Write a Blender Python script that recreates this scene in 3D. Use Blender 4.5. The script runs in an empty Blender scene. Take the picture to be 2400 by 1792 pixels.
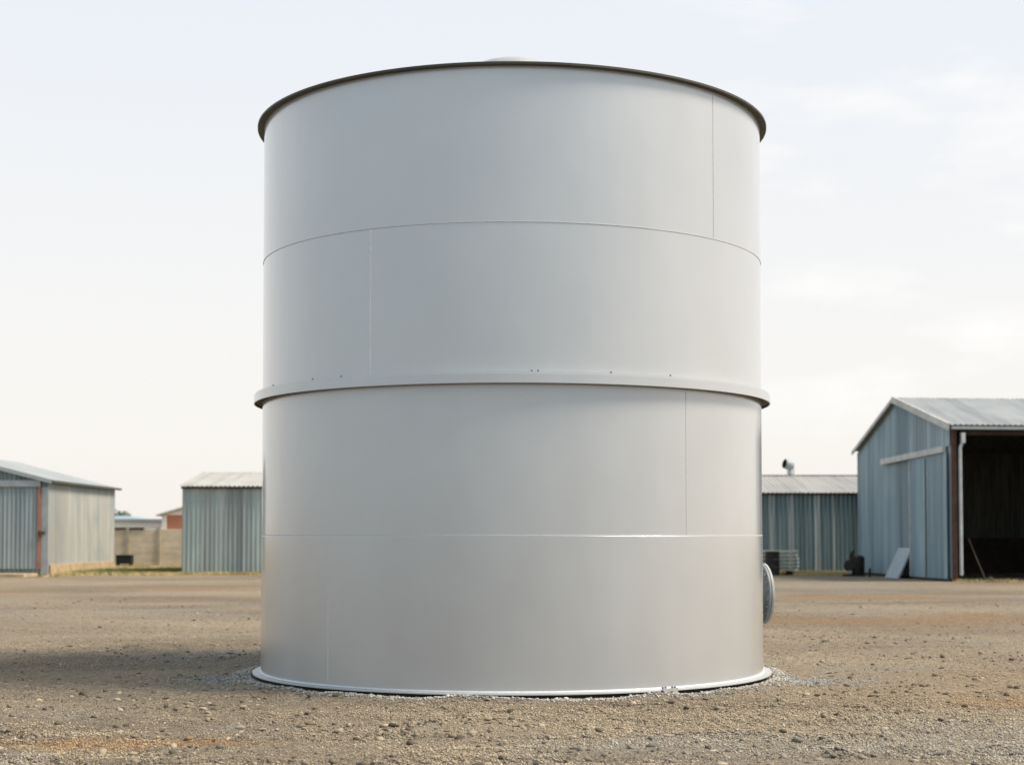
import bpy, math, random
import numpy as np
from mathutils import Vector
random.seed(7); rng = np.random.default_rng(11)
S = bpy.context.scene
COL = S.collection
rad = math.radians

# ------------------------------------------------------------------ materials
def nd(nt, typ, **kw):
    n = nt.nodes.new(typ)
    for k, v in kw.items():
        if k in n.inputs: n.inputs[k].default_value = v
        else: setattr(n, k, v)
    return n

def new_mat(name, rough=.6, metal=0., spec=.5):
    m = bpy.data.materials.new(name); m.use_nodes = True
    nt = m.node_tree
    b = nt.nodes['Principled BSDF']
    b.inputs['Roughness'].default_value = rough
    b.inputs['Metallic'].default_value = metal
    b.inputs['Specular IOR Level'].default_value = spec
    return m, nt, b

def ramp(nt, fac, stops):
    r = nt.nodes.new('ShaderNodeValToRGB')
    e = r.color_ramp.elements
    e[0].position, e[0].color = stops[0][0], (*stops[0][1], 1)
    e[1].position, e[1].color = stops[-1][0], (*stops[-1][1], 1)
    for p, c in stops[1:-1]:
        x = e.new(p); x.color = (*c, 1)
    nt.links.new(fac, r.inputs['Fac'])
    return r.outputs['Color']

def noise(nt, scale, detail=3., rough=.55, mp=(1, 1, 1), coord='Object', offs=(0, 0, 0)):
    tc = nt.nodes.new('ShaderNodeTexCoord')
    mg = nt.nodes.new('ShaderNodeMapping'); mg.inputs['Scale'].default_value = mp
    mg.inputs['Location'].default_value = offs
    n = nt.nodes.new('ShaderNodeTexNoise')
    n.inputs['Scale'].default_value = scale; n.inputs['Detail'].default_value = detail
    n.inputs['Roughness'].default_value = rough
    nt.links.new(tc.outputs[coord], mg.inputs['Vector']); nt.links.new(mg.outputs['Vector'], n.inputs['Vector'])
    return n.outputs['Fac']

def mix(nt, a, b, fac, mode='MIX'):
    m = nt.nodes.new('ShaderNodeMix'); m.data_type = 'RGBA'; m.blend_type = mode
    for sock, v in ((m.inputs[6], a), (m.inputs[7], b)):
        if isinstance(v, tuple): sock.default_value = (*v, 1)
        else: nt.links.new(v, sock)
    if isinstance(fac, (int, float)): m.inputs[0].default_value = fac
    else: nt.links.new(fac, m.inputs[0])
    return m.outputs[2]

def bump(nt, b, h, strength, dist):
    bp = nt.nodes.new('ShaderNodeBump'); bp.inputs['Strength'].default_value = strength
    bp.inputs['Distance'].default_value = dist
    nt.links.new(h, bp.inputs['Height']); nt.links.new(bp.outputs['Normal'], b.inputs['Normal'])

def simple(name, c, rough=.6, metal=0., var=.25, scale=4., mp=(1, 1, 1), spec=.4):
    m, nt, b = new_mat(name, rough, metal, spec)
    f = noise(nt, scale, 4, .6, mp)
    lo = tuple(x*(1-var) for x in c); hi = tuple(min(1, x*(1+var)) for x in c)
    nt.links.new(ramp(nt, f, [(.3, lo), (.7, hi)]), b.inputs['Base Color'])
    return m

def sheet_metal(name, c, pale, stain, rough=.5, metal=.25, offs=(0, 0, 0), band=.9, stain_amt=.5, run=(3.2, 3.2, .12), con=.8, lo=.72):
    """weathered corrugated sheet: whole sheets differ in tone, with vertical run-down streaks and blotchy stain (on the left side wall also a painted reflection)"""
    m, nt, b = new_mat(name, rough, metal, .5)
    streak = noise(nt, 1., 4, .6, run, offs=offs)
    bands = noise(nt, 1., 1, .4, (band, band, .02), offs=(offs[0]+7, offs[1]+3, 0))
    blot = noise(nt, .55, 4, .6, (1, 1, .6), offs=offs)
    col = ramp(nt, streak, [(.34, tuple(x*lo for x in c)), (.52, c), (.68, pale)])
    col2 = ramp(nt, bands, [(.36, (.72, .72, .72)), (.5, (1, 1, 1)), (.64, (1.25, 1.25, 1.22))])
    col = mix(nt, col, col2, con, 'MULTIPLY')
    fac = nt.nodes.new('ShaderNodeMapRange'); fac.inputs[1].default_value = .5; fac.inputs[2].default_value = .72
    fac.inputs[4].default_value = stain_amt
    nt.links.new(blot, fac.inputs[0])
    col = mix(nt, col, stain, fac.outputs[0])
    nt.links.new(col, b.inputs['Base Color'])
    rr = nt.nodes.new('ShaderNodeMapRange'); rr.inputs[3].default_value = rough-.12; rr.inputs[4].default_value = rough+.15
    nt.links.new(streak, rr.inputs[0]); nt.links.new(rr.outputs[0], b.inputs['Roughness'])
    return m

M = {}
# tank enamel
m, nt, b = new_mat('tank_paint', .3, .45, .5)
big = noise(nt, .7, 3, .5); run = noise(nt, 1., 1, .4, (2.2, 2.2, .12)); fine = noise(nt, 30., 3, .6)
c = ramp(nt, big, [(.3, (.515, .523, .525)), (.7, (.555, .56, .56))])
c = mix(nt, c, ramp(nt, run, [(.3, (.96, .96, .957)), (.7, (1, 1, 1))]), .6, 'MULTIPLY')
b.inputs['Coat Weight'].default_value = .85; b.inputs['Coat Roughness'].default_value = .12
nt.links.new(c, b.inputs['Base Color'])
mr = nd(nt, 'ShaderNodeMapRange'); mr.inputs[3].default_value = .26; mr.inputs[4].default_value = .38
nt.links.new(run, mr.inputs[0]); nt.links.new(mr.outputs[0], b.inputs['Roughness'])
hm = nt.nodes.new('ShaderNodeMath'); hm.operation = 'MULTIPLY_ADD'
dent = noise(nt, 1., 2, .5, (1.6, 1.6, .7)); hm.inputs[1].default_value = .03
nt.links.new(fine, hm.inputs[0]); nt.links.new(dent, hm.inputs[2])
bump(nt, b, hm.outputs[0], .5, .02)
M['tank'] = m
M['rim'] = simple('dark_rim_paint', (.05, .048, .036), .55, 0, .2)
M['underside_shade'] = simple('underside_shade_paint', (.075, .07, .05), .7, 0, .25)
M['flange'] = simple('pale_flange_paint', (.37, .375, .375), .4, 0, .08, 6)
M['weld'] = simple('weld_bead_paint', (.46, .465, .46), .5, 0, .2, 40)
M['weldpale'] = simple('pale_lap_paint', (.56, .57, .57), .4, 0, .08, 20)
M['flangepale'] = simple('pale_bead_paint', (.70, .71, .71), .45, 0, .1, 30)
M['lap'] = simple('lap_joint_paint', (.50, .505, .50), .5, 0, .06, 20)
M['bolt'] = simple('dull_bolt', (.2, .2, .19), .5, .6, .4, 30)
M['zinc'] = simple('zinc_steel', (.46, .48, .48), .42, .3, .18, 3)
M['manway'] = simple('manway_paint', (.21, .245, .255), .45, .1, .15, 5)

# sheds
M['left_front'] = sheet_metal('grey_sheet', (.25, .305, .32), (.34, .385, .39), (.18, .24, .255), .5, .2, (1, 2, 0))
M['left_side'] = sheet_metal('warm_galvanised_sheet', (.42, .415, .38), (.47, .46, .42), (.25, .30, .305), .45, .25, (3, 9, 2), .35, .7, (3.2, 3.2, .12), .55, .86)  # bluish stain blotches also paint in a reflection on the side wall
M['mid_wall'] = sheet_metal('green_grey_sheet', (.33, .385, .37), (.46, .49, .47), (.22, .29, .30), .5, .2, (6.3, 1, 4), 1.1)
M['back_wall'] = sheet_metal('dark_slate_sheet', (.145, .205, .215), (.26, .30, .30), (.10, .165, .19), .5, .2, (14.2, 5, 1), 1.3)
M['pale_strip'] = sheet_metal('pale_weathered_sheet', (.33, .37, .365), (.42, .44, .43), (.27, .31, .31), .5, .2, (5, 5, 5), .8, .6)
M['gable_wall'] = sheet_metal('blue_grey_sheet', (.235, .315, .36), (.32, .385, .425), (.15, .25, .315), .5, .2, (2, 14, 8), .8)
M['gable_door'] = sheet_metal('pale_blue_grey_sheet', (.235, .32, .37), (.32, .39, .42), (.16, .255, .31), .5, .2, (8, 4, 3), .8)
M['roof'] = sheet_metal('weathered_roof_sheet', (.34, .325, .30), (.365, .35, .32), (.315, .30, .275), .55, .1, (4, 4, 4), .5, .3, (2.5, .12, .12), .25)
M['roof_right'] = sheet_metal('grey_roof_sheet', (.335, .345, .335), (.37, .375, .36), (.29, .30, .295), .55, .1, (9, 4, 4), .5, .3, (2.5, .12, .12), .3)
M['roof_left'] = sheet_metal('blue_grey_roof_sheet', (.30, .325, .325), (.34, .355, .35), (.27, .295, .30), .55, .1, (2, 4, 4), .5, .3, (.12, 2.5, .12), .3)
M['inside'] = simple('shade_dark_inside_sheet', (.10, .10, .083), .8, 0, .4, 2, (3, 3, .3))  # darkness of the barn interior is put into the sheet colour
M['dark_timber'] = simple('dark_timber', (.045, .03, .02), .85, 0, .4, 3)
M['rust_post'] = simple('rust_brown_steel', (.085, .04, .026), .75, 0, .4, 3)
M['rust_red'] = simple('faded_red_oxide', (.33, .15, .105), .7, 0, .25, 3)
M['trim'] = simple('weathered_white_trim', (.50, .50, .475), .6, 0, .2, 2)
M['trim_grey'] = simple('grey_trim', (.31, .34, .345), .55, .1, .15, 2)
M['gutter_dark'] = simple('dark_gutter', (.07, .07, .05), .6, 0, .3, 3)
M['plinth'] = simple('sandy_concrete', (.40, .30, .17), .9, 0, .25, 2)
M['concrete'] = simple('old_concrete', (.60, .50, .36), .9, 0, .18, 1.2, (1, 1, 2))
M['concrete_post'] = simple('concrete_post', (.38, .32, .245), .9, 0, .2, 2)
M['black'] = simple('black_plastic', (.012, .012, .010), .6, 0, .3, 4)
M['black_metal'] = simple('oily_black_metal', (.014, .014, .012), .5, .2, .4, 5)
M['white_wall'] = simple('white_render', (.82, .78, .73), .9, 0, .08, .5)
M['blue_roof'] = simple('blue_grey_roofing', (.27, .325, .36), .7, 0, .12, .5)
M['brick'] = None
M['board'] = simple('grey_weathered_timber', (.42, .39, .31), .85, 0, .35, 3, (.4, 3, 3))
M['board_end'] = simple('pale_timber_end', (.74, .73, .66), .85, 0, .2, 4)
M['panel'] = simple('white_metal_panel', (.36, .41, .44), .45, .1, .1, 2)
M['leaf'] = simple('tree_leaf', (.05, .10, .045), .7, 0, .5, 2)
M['bark'] = simple('bark', (.10, .08, .06), .9, 0, .3, 5)
M['green_grass'] = simple('green_grass', (.155, .19, .06), .8, 0, .4, .6)
M['dry_grass'] = simple('dry_grass', (.46, .36, .17), .85, 0, .35, .6)
m, nt, b = new_mat('red_brick', .85)
bt = nd(nt, 'ShaderNodeTexBrick'); tc = nd(nt, 'ShaderNodeTexCoord')
mp = nd(nt, 'ShaderNodeMapping'); mp.inputs['Rotation'].default_value = (rad(90), 0, 0)
nt.links.new(tc.outputs['Object'], mp.inputs['Vector']); nt.links.new(mp.outputs['Vector'], bt.inputs['Vector'])
bt.inputs['Scale'].default_value = 4.5
bt.inputs['Color1'].default_value = (.50, .185, .105, 1); bt.inputs['Color2'].default_value = (.44, .16, .09, 1)
bt.inputs['Mortar'].default_value = (.48, .26, .18, 1)
nt.links.new(bt.outputs['Color'], b.inputs['Base Color']); M['brick'] = m

# ------------------------------------------------------------------ mesh builder
class MB:
    def __init__(s): s.v = []; s.f = []; s.mi = []; s.cur = 0
    def add(s, vs, fs):
        o = len(s.v); s.v.extend([tuple(p) for p in vs])
        for f in fs: s.f.append(tuple(i+o for i in f)); s.mi.append(s.cur)
    def box(s, c, h, ux=(1, 0, 0), uy=(0, 1, 0), uz=(0, 0, 1)):
        c, ux, uy, uz = map(Vector, (c, ux, uy, uz)); vs = []
        for k in (-1, 1):
            for j in (-1, 1):
                for i in (-1, 1): vs.append(c+ux*h[0]*i+uy*h[1]*j+uz*h[2]*k)
        s.add(vs, [(0, 2, 3, 1), (4, 5, 7, 6), (0, 1, 5, 4), (2, 6, 7, 3), (0, 4, 6, 2), (1, 3, 7, 5)])
    def bar(s, a, b, w, t, up=(0, 0, 1)):
        a, b = Vector(a), Vector(b); d = (b-a); L = d.length; d.normalize()
        up = Vector(up); sd = d.cross(up)
        if sd.length < 1e-4: sd = d.cross(Vector((1, 0, 0)))
        sd.normalize(); up = sd.cross(d).normalized()
        s.box((a+b)/2, (L/2, w/2, t/2), d, sd, up)
    def tube(s, pts, rs, n=16, cap=True):
        pts = [Vector(p) for p in pts]
        if not hasattr(rs, '__len__'): rs = [rs]*len(pts)
        vs = []; fs = []; ref = None
        for i, p in enumerate(pts):
            d = (pts[min(i+1, len(pts)-1)]-pts[max(i-1, 0)]).normalized()
            if ref is None:
                ref = Vector((0, 0, 1)) if abs(d.z) < .9 else Vector((1, 0, 0))
            x = d.cross(ref).normalized(); y = x.cross(d).normalized(); ref = y
            for k in range(n):
                a = 2*math.pi*k/n; vs.append(p+(x*math.cos(a)+y*math.sin(a))*rs[i])
        for i in range(len(pts)-1):
            for k in range(n):
                k2 = (k+1) % n; fs.append((i*n+k, i*n+k2, (i+1)*n+k2, (i+1)*n+k))
        if cap:
            fs.append(tuple(range(n))[::-1]); fs.append(tuple((len(pts)-1)*n+k for k in range(n)))
        s.add(vs, fs)
    def lathe(s, prof, c=(0, 0, 0), n=256, closed=False, axis=None):
        """prof: list of (r, z); revolve about z (or axis) through c"""
        c = Vector(c); vs = []; fs = []
        ax = Vector((0, 0, 1)) if axis is None else Vector(axis).normalized()
        x = Vector((1, 0, 0)) if axis is None else ax.cross(Vector((0, 0, 1))).normalized()
        y = ax.cross(x)
        for r, z in prof:
            for k in range(n):
                a = 2*math.pi*k/n; vs.append(c+x*(r*math.cos(a))+y*(r*math.sin(a))+ax*z)
        m_ = len(prof)
        for i in range(m_ if closed else m_-1):
            j = (i+1) % m_
            for k in range(n):
                k2 = (k+1) % n; fs.append((i*n+k, i*n+k2, j*n+k2, j*n+k))
        s.add(vs, fs)
    def build(s, name, mat, parent=None, smooth=False, angle=35):
        me = bpy.data.meshes.new(name)
        off = Vector((0, 0, 0))
        p = parent
        while p is not None: off += p.location; p = p.parent
        me.from_pydata([Vector(v)-off for v in s.v], [], s.f)
        mats = mat if isinstance(mat, (list, tuple)) else [mat]
        for q in mats: me.materials.append(q)
        if len(mats) > 1: me.polygons.foreach_set('material_index', s.mi)
        me.validate(); me.update()
        if smooth:
            me.shade_smooth()
            try: me.set_sharp_from_angle(angle=rad(angle))
            except Exception: pass
        o = bpy.data.objects.new(name, me); COL.objects.link(o)
        if parent: o.parent = parent
        return o

def thing(name, label, cat, loc, group=None):
    o = bpy.data.objects.new(name, None); COL.objects.link(o); o.location = loc; o.empty_display_size = .3
    return tag(o, label, cat, group)
def tag(o, label, cat, group=None):
    o['label'] = label; o['category'] = cat
    if group: o['group'] = group
    return o

def corr(mb, p0, u, L, nrm, z0, ztop, pitch=.19, amp=.022, sub=8, s0=0.):
    """corrugated wall from p0 along u; z0/ztop numbers or functions of the run s"""
    p0, u, nrm = Vector(p0), Vector(u).normalized(), Vector(nrm).normalized()
    n = max(2, int(round(L/pitch*sub))); vs = []; fs = []
    fz0 = z0 if callable(z0) else (lambda s: z0); fz1 = ztop if callable(ztop) else (lambda s: ztop)
    for i in range(n+1):
        s = L*i/n; q = p0+u*s+nrm*(amp*math.sin(2*math.pi*(s+s0)/pitch))
        a, b_ = fz0(s), fz1(s)
        for t in (0, .5, 1): vs.append((q.x, q.y, a+(b_-a)*t))
    for i in range(n):
        for t in (0, 1): fs.append((i*3+t, i*3+3+t, i*3+4+t, i*3+1+t))
    mb.add(vs, fs)

def corr_roof(mb, e0, u, L, run, pitch=.19, amp=.022, sub=8):
    """corrugated roof slope: eave starts at e0 along u, slope vector run to ridge"""
    e0, u, run = Vector(e0), Vector(u).normalized(), Vector(run)
    nrm = u.cross(run).normalized()
    if nrm.z < 0: nrm = -nrm
    n = int(round(L/pitch*sub)); vs = []; fs = []
    for i in range(n+1):
        s = L*i/n; o = nrm*(amp*math.sin(2*math.pi*s/pitch))
        vs.append(e0+u*s+o); vs.append(e0+u*s+run+o)
    for i in range(n): fs.append((2*i, 2*i+2, 2*i+3, 2*i+1))
    mb.add(vs, fs)

# ------------------------------------------------------------------ TANK
TC = Vector((0.0, 18.5, 0)); R = 2.91
def on(theta, r, z):   # theta measured from the camera-facing side, positive to +X
    a = rad(theta); return Vector((TC.x+r*math.sin(a), TC.y-r*math.cos(a), z))
tank = thing('steel_tank', 'huge pale grey cylindrical steel tank standing on gravel in the middle of the yard', 'tank', TC)
def lath(prof, name, mat, parent, closed=True, n=288, angle=35):
    mb = MB(); mb.lathe(prof, TC, n, closed); return mb.build(name, mat, parent, True, angle)
H0, H1, H2, H3, H4 = .055, 1.602, 3.15, 4.736, 6.312
lath([(R+.004, H0), (R+.004, H1-.008), (R, H1), (R, H2), (R-.001, H3), (R-.001, H4)], 'shell', M['tank'], tank, False, 384, 6)
for z, w, m_, o_ in ((H1+.002, .006, M['lap'], .0042), (H3, .0055, M['weld'], .004)):
    lath([(R-.004, z-w), (R+o_, z-w*.4), (R+o_, z+w*.4), (R-.004, z+w)], 'weld_seam', m_, tank)
for th, a, b_, m_ in ((47.2, H3+.01, H4-.005, M['weld']), (-29.8, H2+.05, H3-.01, M['flangepale']), (38.2, H1+.014, H2-.06, M['weld']), (-40.8, H0+.05, H1-.012, M['weldpale']),
                      (150, H3+.01, H4-.005, M['weld']), (-150, H2+.05, H3-.01, M['weldpale']), (-155, H1+.014, H2-.06, M['weld']), (160, H0+.05, H1-.012, M['weldpale'])):
    mb = MB()
    tn = Vector((math.cos(rad(th)), math.sin(rad(th)), 0)); nr = Vector((math.sin(rad(th)), -math.cos(rad(th)), 0))
    nseg = 26; vs = []; fs = []
    for i in range(nseg+1):
        z = a+(b_-a)*i/nseg; w = (.0032 if m_ is M['weld'] else .0068)*(1+.3*random.uniform(-1, 1))
        p = on(th, R-.003+(.0045 if z < H1 else 0), z)
        vs += [p-tn*w*1.6, p-tn*w*.5+nr*.006, p+tn*w*.5+nr*.006, p+tn*w*1.6]
    for i in range(nseg):
        for k in range(3): fs.append((i*4+k, i*4+k+1, i*4+5+k, i*4+4+k))
    mb.add(vs, fs); mb.build('weld_seam', m_, tank, True, 80)
# rim angle at the top
lath([(R-.06, H4+.021), (R-.06, H4-.002), (R+.075, H4-.002), (R+.075, H4+.021)], 'top_rim', M['rim'], tank)
# shallow cone roof and its vent
lath([(R-.07, H4+.012), (R-.3, H4+.075), (.30, H4+.30), (.0, H4+.305)], 'roof', M['tank'], tank, False)
vent = lath([(.0, 6.6), (.24, 6.6), (.24, 7.05), (.0, 7.05)], 'roof_vent', M['tank'], tank, True, 48)
lath([(.24, 7.01), (.47, 6.98), (.50, 7.01), (.49, 7.09), (.42, 7.165), (.28, 7.213), (.12, 7.232), (.0, 7.236)], 'vent_cap', M['flange'], vent, False, 64, 60)
# stiffening ring: pale fascia, shade painted on the underside as a dark colour
mb = MB()
mb.lathe([(R-.01, 3.225), (R+.085, 3.225), (R+.085, 3.208), (R+.10, 3.205), (R+.10, 3.113), (R+.088, 3.113)], TC, 288)
mb.cur = 1
mb.lathe([(R+.088, 3.113), (R+.088, 3.135), (R-.01, 3.135)], TC, 288)
ring = mb.build('stiffener_ring', [M['tank'], M['underside_shade']], tank, True)
for th in (-61, -44.5, -36.2, 3.8, 5.0, 19.5, 33, 90, 120, 150, 180, 210, 240, 270):
    mb = MB(); p = on(th, R+.065, 3.225)
    mb.lathe([(.0, .020), (.007, .020), (.007, .008), (.011, .008), (.011, 0)], p, 6); mb.build('bolt', M['bolt'], ring)
# base flange, with lap fillet and a recessed support ring under it
lath([(R-.05, .048), (R+.095, .048), (R+.097, .045), (R+.097, .033), (R-.05, .033)], 'base_flange', M['flange'], tank)
lath([(R+.003, .066), (R+.010, .064), (R+.018, .050), (R+.003, .050)], 'base_fillet', M['weldpale'], tank)
lath([(R-.35, -.12), (R-.02, -.12), (R-.02, .03), (R-.35, .03)], 'support_ring', M['underside_shade'], tank)
# anchor bracket at the foot
th = 32.2; tn = Vector((math.cos(rad(th)), math.sin(rad(th)), 0)); nr = Vector((math.sin(rad(th)), -math.cos(rad(th)), 0))
mb = MB(); c0 = on(th, R+.101, 0)
def brk(poly):
    vs = [c0+tn*x+Vector((0, 0, z)) for x, z in poly]+[c0+nr*.014+tn*x+Vector((0, 0, z)) for x, z in poly]; n = len(poly)
    mb.add(vs, [tuple(range(n))[::-1], tuple(range(n, 2*n))]+[(i, (i+1) % n, n+(i+1) % n, n+i) for i in range(n)])
brk([(-.062, -.03), (-.022, -.03), (-.022, .062), (-.105, .062), (-.105, .040), (-.09, .030)])
brk([(.022, -.03), (.062, -.03), (.085, .036), (.085, .062), (.022, .062)])
brk([(-.0215, .03), (.0215, .03), (.0215, .062), (-.0215, .062)])
brkt = mb.build('anchor_bracket', M['flange'], tank)
for x in (-.085, -.05, .035, .07):
    mb = MB(); mb.lathe([(0, .02), (.012, .02), (.012, 0)], c0+tn*x-nr*.02+Vector((0, 0, .055)), 6); mb.build('bolt', M['bolt'], brkt)
# manway on the right flank
th = 100.; ax = Vector((math.sin(rad(th)), -math.cos(rad(th)), 0)); mc = on(th, R, .90)
mb = MB(); mb.lathe([(.255, -.12), (.255, .158)], mc, 64, axis=ax); mb.lathe([(.235, .158), (.235, -.1)], mc, 64, axis=ax)
man = mb.build('manway', M['manway'], tank, True)
mb = MB(); mb.lathe([(.25, .135), (.352, .135), (.36, .141), (.36, .160), (.25, .160)], mc, 72, axis=ax); mb.build('manway_flange', M['manway'], man, True)
mb = MB(); mb.lathe([(0, .166), (.362, .166), (.366, .17), (.366, .192), (.355, .198), (0, .198)], mc, 72, axis=ax); cov = mb.build('manway_cover', M['flange'], man, True)
hx = ax.cross(Vector((0, 0, 1))).normalized()
mb = MB(); mb.tube([mc+ax*.198-hx*.08, mc+ax*.25-hx*.08, mc+ax*.25+hx*.08, mc+ax*.198+hx*.08], .011, 8); mb.build('handle', M['zinc'], cov, True)
for k in range(20):
    a = 2*math.pi*(k+.5)/20; p = mc+hx*(.318*math.cos(a))+Vector((0, 0, .318*math.sin(a)))
    mb = MB(); mb.lathe([(0, .108), (.012, .108), (.012, .118), (.018, .118), (.018, .134), (.012, .134), (.012, .199), (.018, .199), (.018, .210), (0, .210)], p, 6, axis=ax); mb.build('bolt', M['manway'], man)

# ------------------------------------------------------------------ LEFT SHED (gable end to the yard)
X1, Y0, Y1, W = -18.72, 63.4, 74.0, 9.2
EH = 3.86; sl = math.tan(rad(14.5)); XR = X1-W/2; RH = EH+W/2*sl
sh = thing('corrugated_shed', 'corrugated shed at far left with sunlit side wall and red edged sliding door', 'shed', (X1-W/2, Y0, 0), 'tin sheds around the yard')
rf_h = lambda x: RH-abs(x-XR)*sl
for yy, nn in ((Y0, -1), (Y1, 1)):
    mb = MB(); corr(mb, (X1-W, yy, 0), (1, 0, 0), W, (0, nn, 0), .02, lambda s: rf_h(X1-W+s)-.03, .19, .03)
    mb.build('gable_wall', M['left_front'], sh, True, 80)
for xx, nn in ((X1, 1), (X1-W, -1)):
    mb = MB(); corr(mb, (xx, Y0, 0), (0, 1, 0), Y1-Y0, (nn, 0, 0), .42, EH-.02, .19); mb.build('side_wall', M['left_side'], sh, True, 80)
    mb = MB(); mb.box((xx-nn*.02, (Y0+Y1)/2, .18), (.10, (Y1-Y0)/2-.15, .24)); mb.build('plinth', M['plinth'], sh)
for sg in (1, -1):
    mb = MB(); e = Vector((XR+sg*(W/2+.22), Y0-.22, RH-(W/2+.22)*sl)); corr_roof(mb, e, (0, 1, 0), Y1-Y0+.44, (-sg*(W/2+.22), 0, (W/2+.22)*sl), .19, .014)
    rf = mb.build('roof_slope', M['roof_left'], sh, True, 80)
    mb = MB(); mb.bar((XR+sg*(W/2+.2), Y0-.24, RH-(W/2+.2)*sl-.04), (XR, Y0-.24, RH-.04), .05, .16); mb.build('barge_board', M['trim_grey'], rf)
    mb = MB(); mb.bar((XR+sg*(W/2+.2), Y0-.25, EH-.075), (XR+sg*(W/2+.2), Y1+.25, EH-.075), .13, .10); mb.build('gutter', M['gutter_dark'], rf)
mb = MB(); mb.box((X1-4.4, Y0-1.05, .04), (4.05, .9, .06)); mb.build('door_apron', M['plinth'], sh)
mb = MB(); mb.box((X1-4.3, Y0-.13, 3.70), (4.02, .07, .13)); mb.build('door_rail', M['trim_grey'], sh)
mb = MB(); corr(mb, (X1-7.9, Y0-.10, 0), (1, 0, 0), 7.52, (0, -1, 0), .27, 3.55, .175, .032)
dr = mb.build('sliding_door', M['left_front'], sh, True, 80)
mb = MB(); mb.box((X1-.325, Y0-.12, 1.90), (.06, .05, 1.64)); mb.build('door_edge', M['rust_red'], dr)
mb = MB(); mb.box((X1-.21, Y0-.17, 1.72), (.13, .04, .045)); mb.box((X1-.27, Y0-.215, 1.70), (.05, .05, .09)); mb.build('latch', M['rust_post'], dr)
mb = MB(); mb.box((X1-.105, Y0-.06, 1.80), (.14, .05, 1.75)); mb.build('corner_flashing', M['trim_grey'], sh)

# ------------------------------------------------------------------ long low sheds behind the tank
def eave_shed(x0, x1, y0, y1, eh, rh, wall, roof, label, strips, oh=.25):
    o = thing('corrugated_shed', label, 'shed', ((x0+x1)/2, y0, 0), 'tin sheds around the yard')
    ym = (y0+y1)/2; slp = (rh-eh)/(ym-y0)
    for yy, nn in ((y0, -1), (y1, 1)):
        mb = MB(); corr(mb, (x0, yy, 0), (1, 0, 0), x1-x0, (0, nn, 0), .06, eh-.02, .192, .026); mb.build('long_wall', wall, o, True, 80)
    for xx, nn in ((x0, (-1, 0, 0)), (x1, (1, 0, 0))):
        mb = MB(); corr(mb, (xx, y0, 0), (0, 1, 0), y1-y0, nn, .06, lambda s: rh-abs(y0+s-ym)*slp-.03, .192); mb.build('gable_wall', wall, o, True, 80)
    for xs_, wd_ in strips:
        mb = MB(); corr(mb, (xs_, y0-.012, 0), (1, 0, 0), wd_, (0, -1, 0), .07, eh-.05, .192, .026, s0=xs_-x0); mb.build('wall_strip', M['pale_strip'], o, True, 80)
    for e, rn in (((x0-.15, y1+oh, eh-oh*slp), (0, -(ym-y0+oh), rh-eh+oh*slp)), ((x0-.15, y0-oh, eh-oh*slp), (0, ym-y0+oh, rh-eh+oh*slp))):
        mb = MB(); corr_roof(mb, Vector(e)+Vector((0, 0, .03)), (1, 0, 0), x1-x0+.3, rn, .192, .02); r = mb.build('roof_slope', roof, o, True, 80)
    mb = MB(); mb.box(((x0+x1)/2, y0-.08, eh-.055), ((x1-x0)/2+.05, .035, .05)); mb.build('eave_batten', M['gutter_dark'], r)
    if x0 > 0: mb = MB(); mb.bar((x0-.16, ym, rh+.035), (x1+.16, ym, rh+.035), .42, .03); mb.build('ridge_cap', roof, r)
    mb = MB(); mb.box(((x0+x1)/2, y0+.02, .02), ((x1-x0)/2, .06, .07)); mb.build('sole_plate', M['dark_timber'], o)
    return o, r
eave_shed(-13.72, -4.0, 65.4, 75.4, 3.66, 4.42, M['mid_wall'], M['roof'], 'low green grey corrugated shed partly hidden by the left edge of the tank', [(-12.92, .36), (-12.15, .19), (-11.2, .28)])
cs, cr = eave_shed(6.5, 16.6, 67.7, 77.7, 3.46, 4.36, M['back_wall'], M['roof'], 'low dark slate corrugated shed between tank and open barn, roof vent on its ridge', [(11.05, .26), (11.93, .20), (13.03, .24), (13.8, .15)])
# cowl vent on the ridge
vx, vy = 12.86, 72.7
mb = MB(); mb.tube([(vx+.04, vy, 4.3), (vx+.04, vy, 4.50), (vx+.06, vy, 4.78)], [.11, .10, .09], 20); cv = mb.build('roof_vent', M['zinc'], cr, True)
for sx2 in (-.12, .16):
    mb = MB(); mb.tube([(vx+sx2, vy-.19, 4.3), (vx+sx2, vy-.17, 4.76)], .03, 8); mb.build('stay', M['zinc'], cv, True)
mb = MB()
a0 = Vector((vx-.25, vy-.14, 4.93)); dd = Vector((1, .35, -.22)).normalized()
prof = [(0, .02), (.2, .02), (.205, 0), (.22, .02), (.24, .16), (.235, .28), (.20, .38), (.12, .46), (0, .49)]
mb.lathe([(r_, z_) for r_, z_ in prof[2:]], a0, 32, axis=dd)
hood = mb.build('vent_hood', M['trim_grey'], cv, True, 60)
mb = MB(); mb.lathe([(0, .10), (.195, .10), (.198, -.004), (.217, -.004)], a0, 32, axis=dd); mb.build('vent_mouth', M['black'], cv, True)

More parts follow.
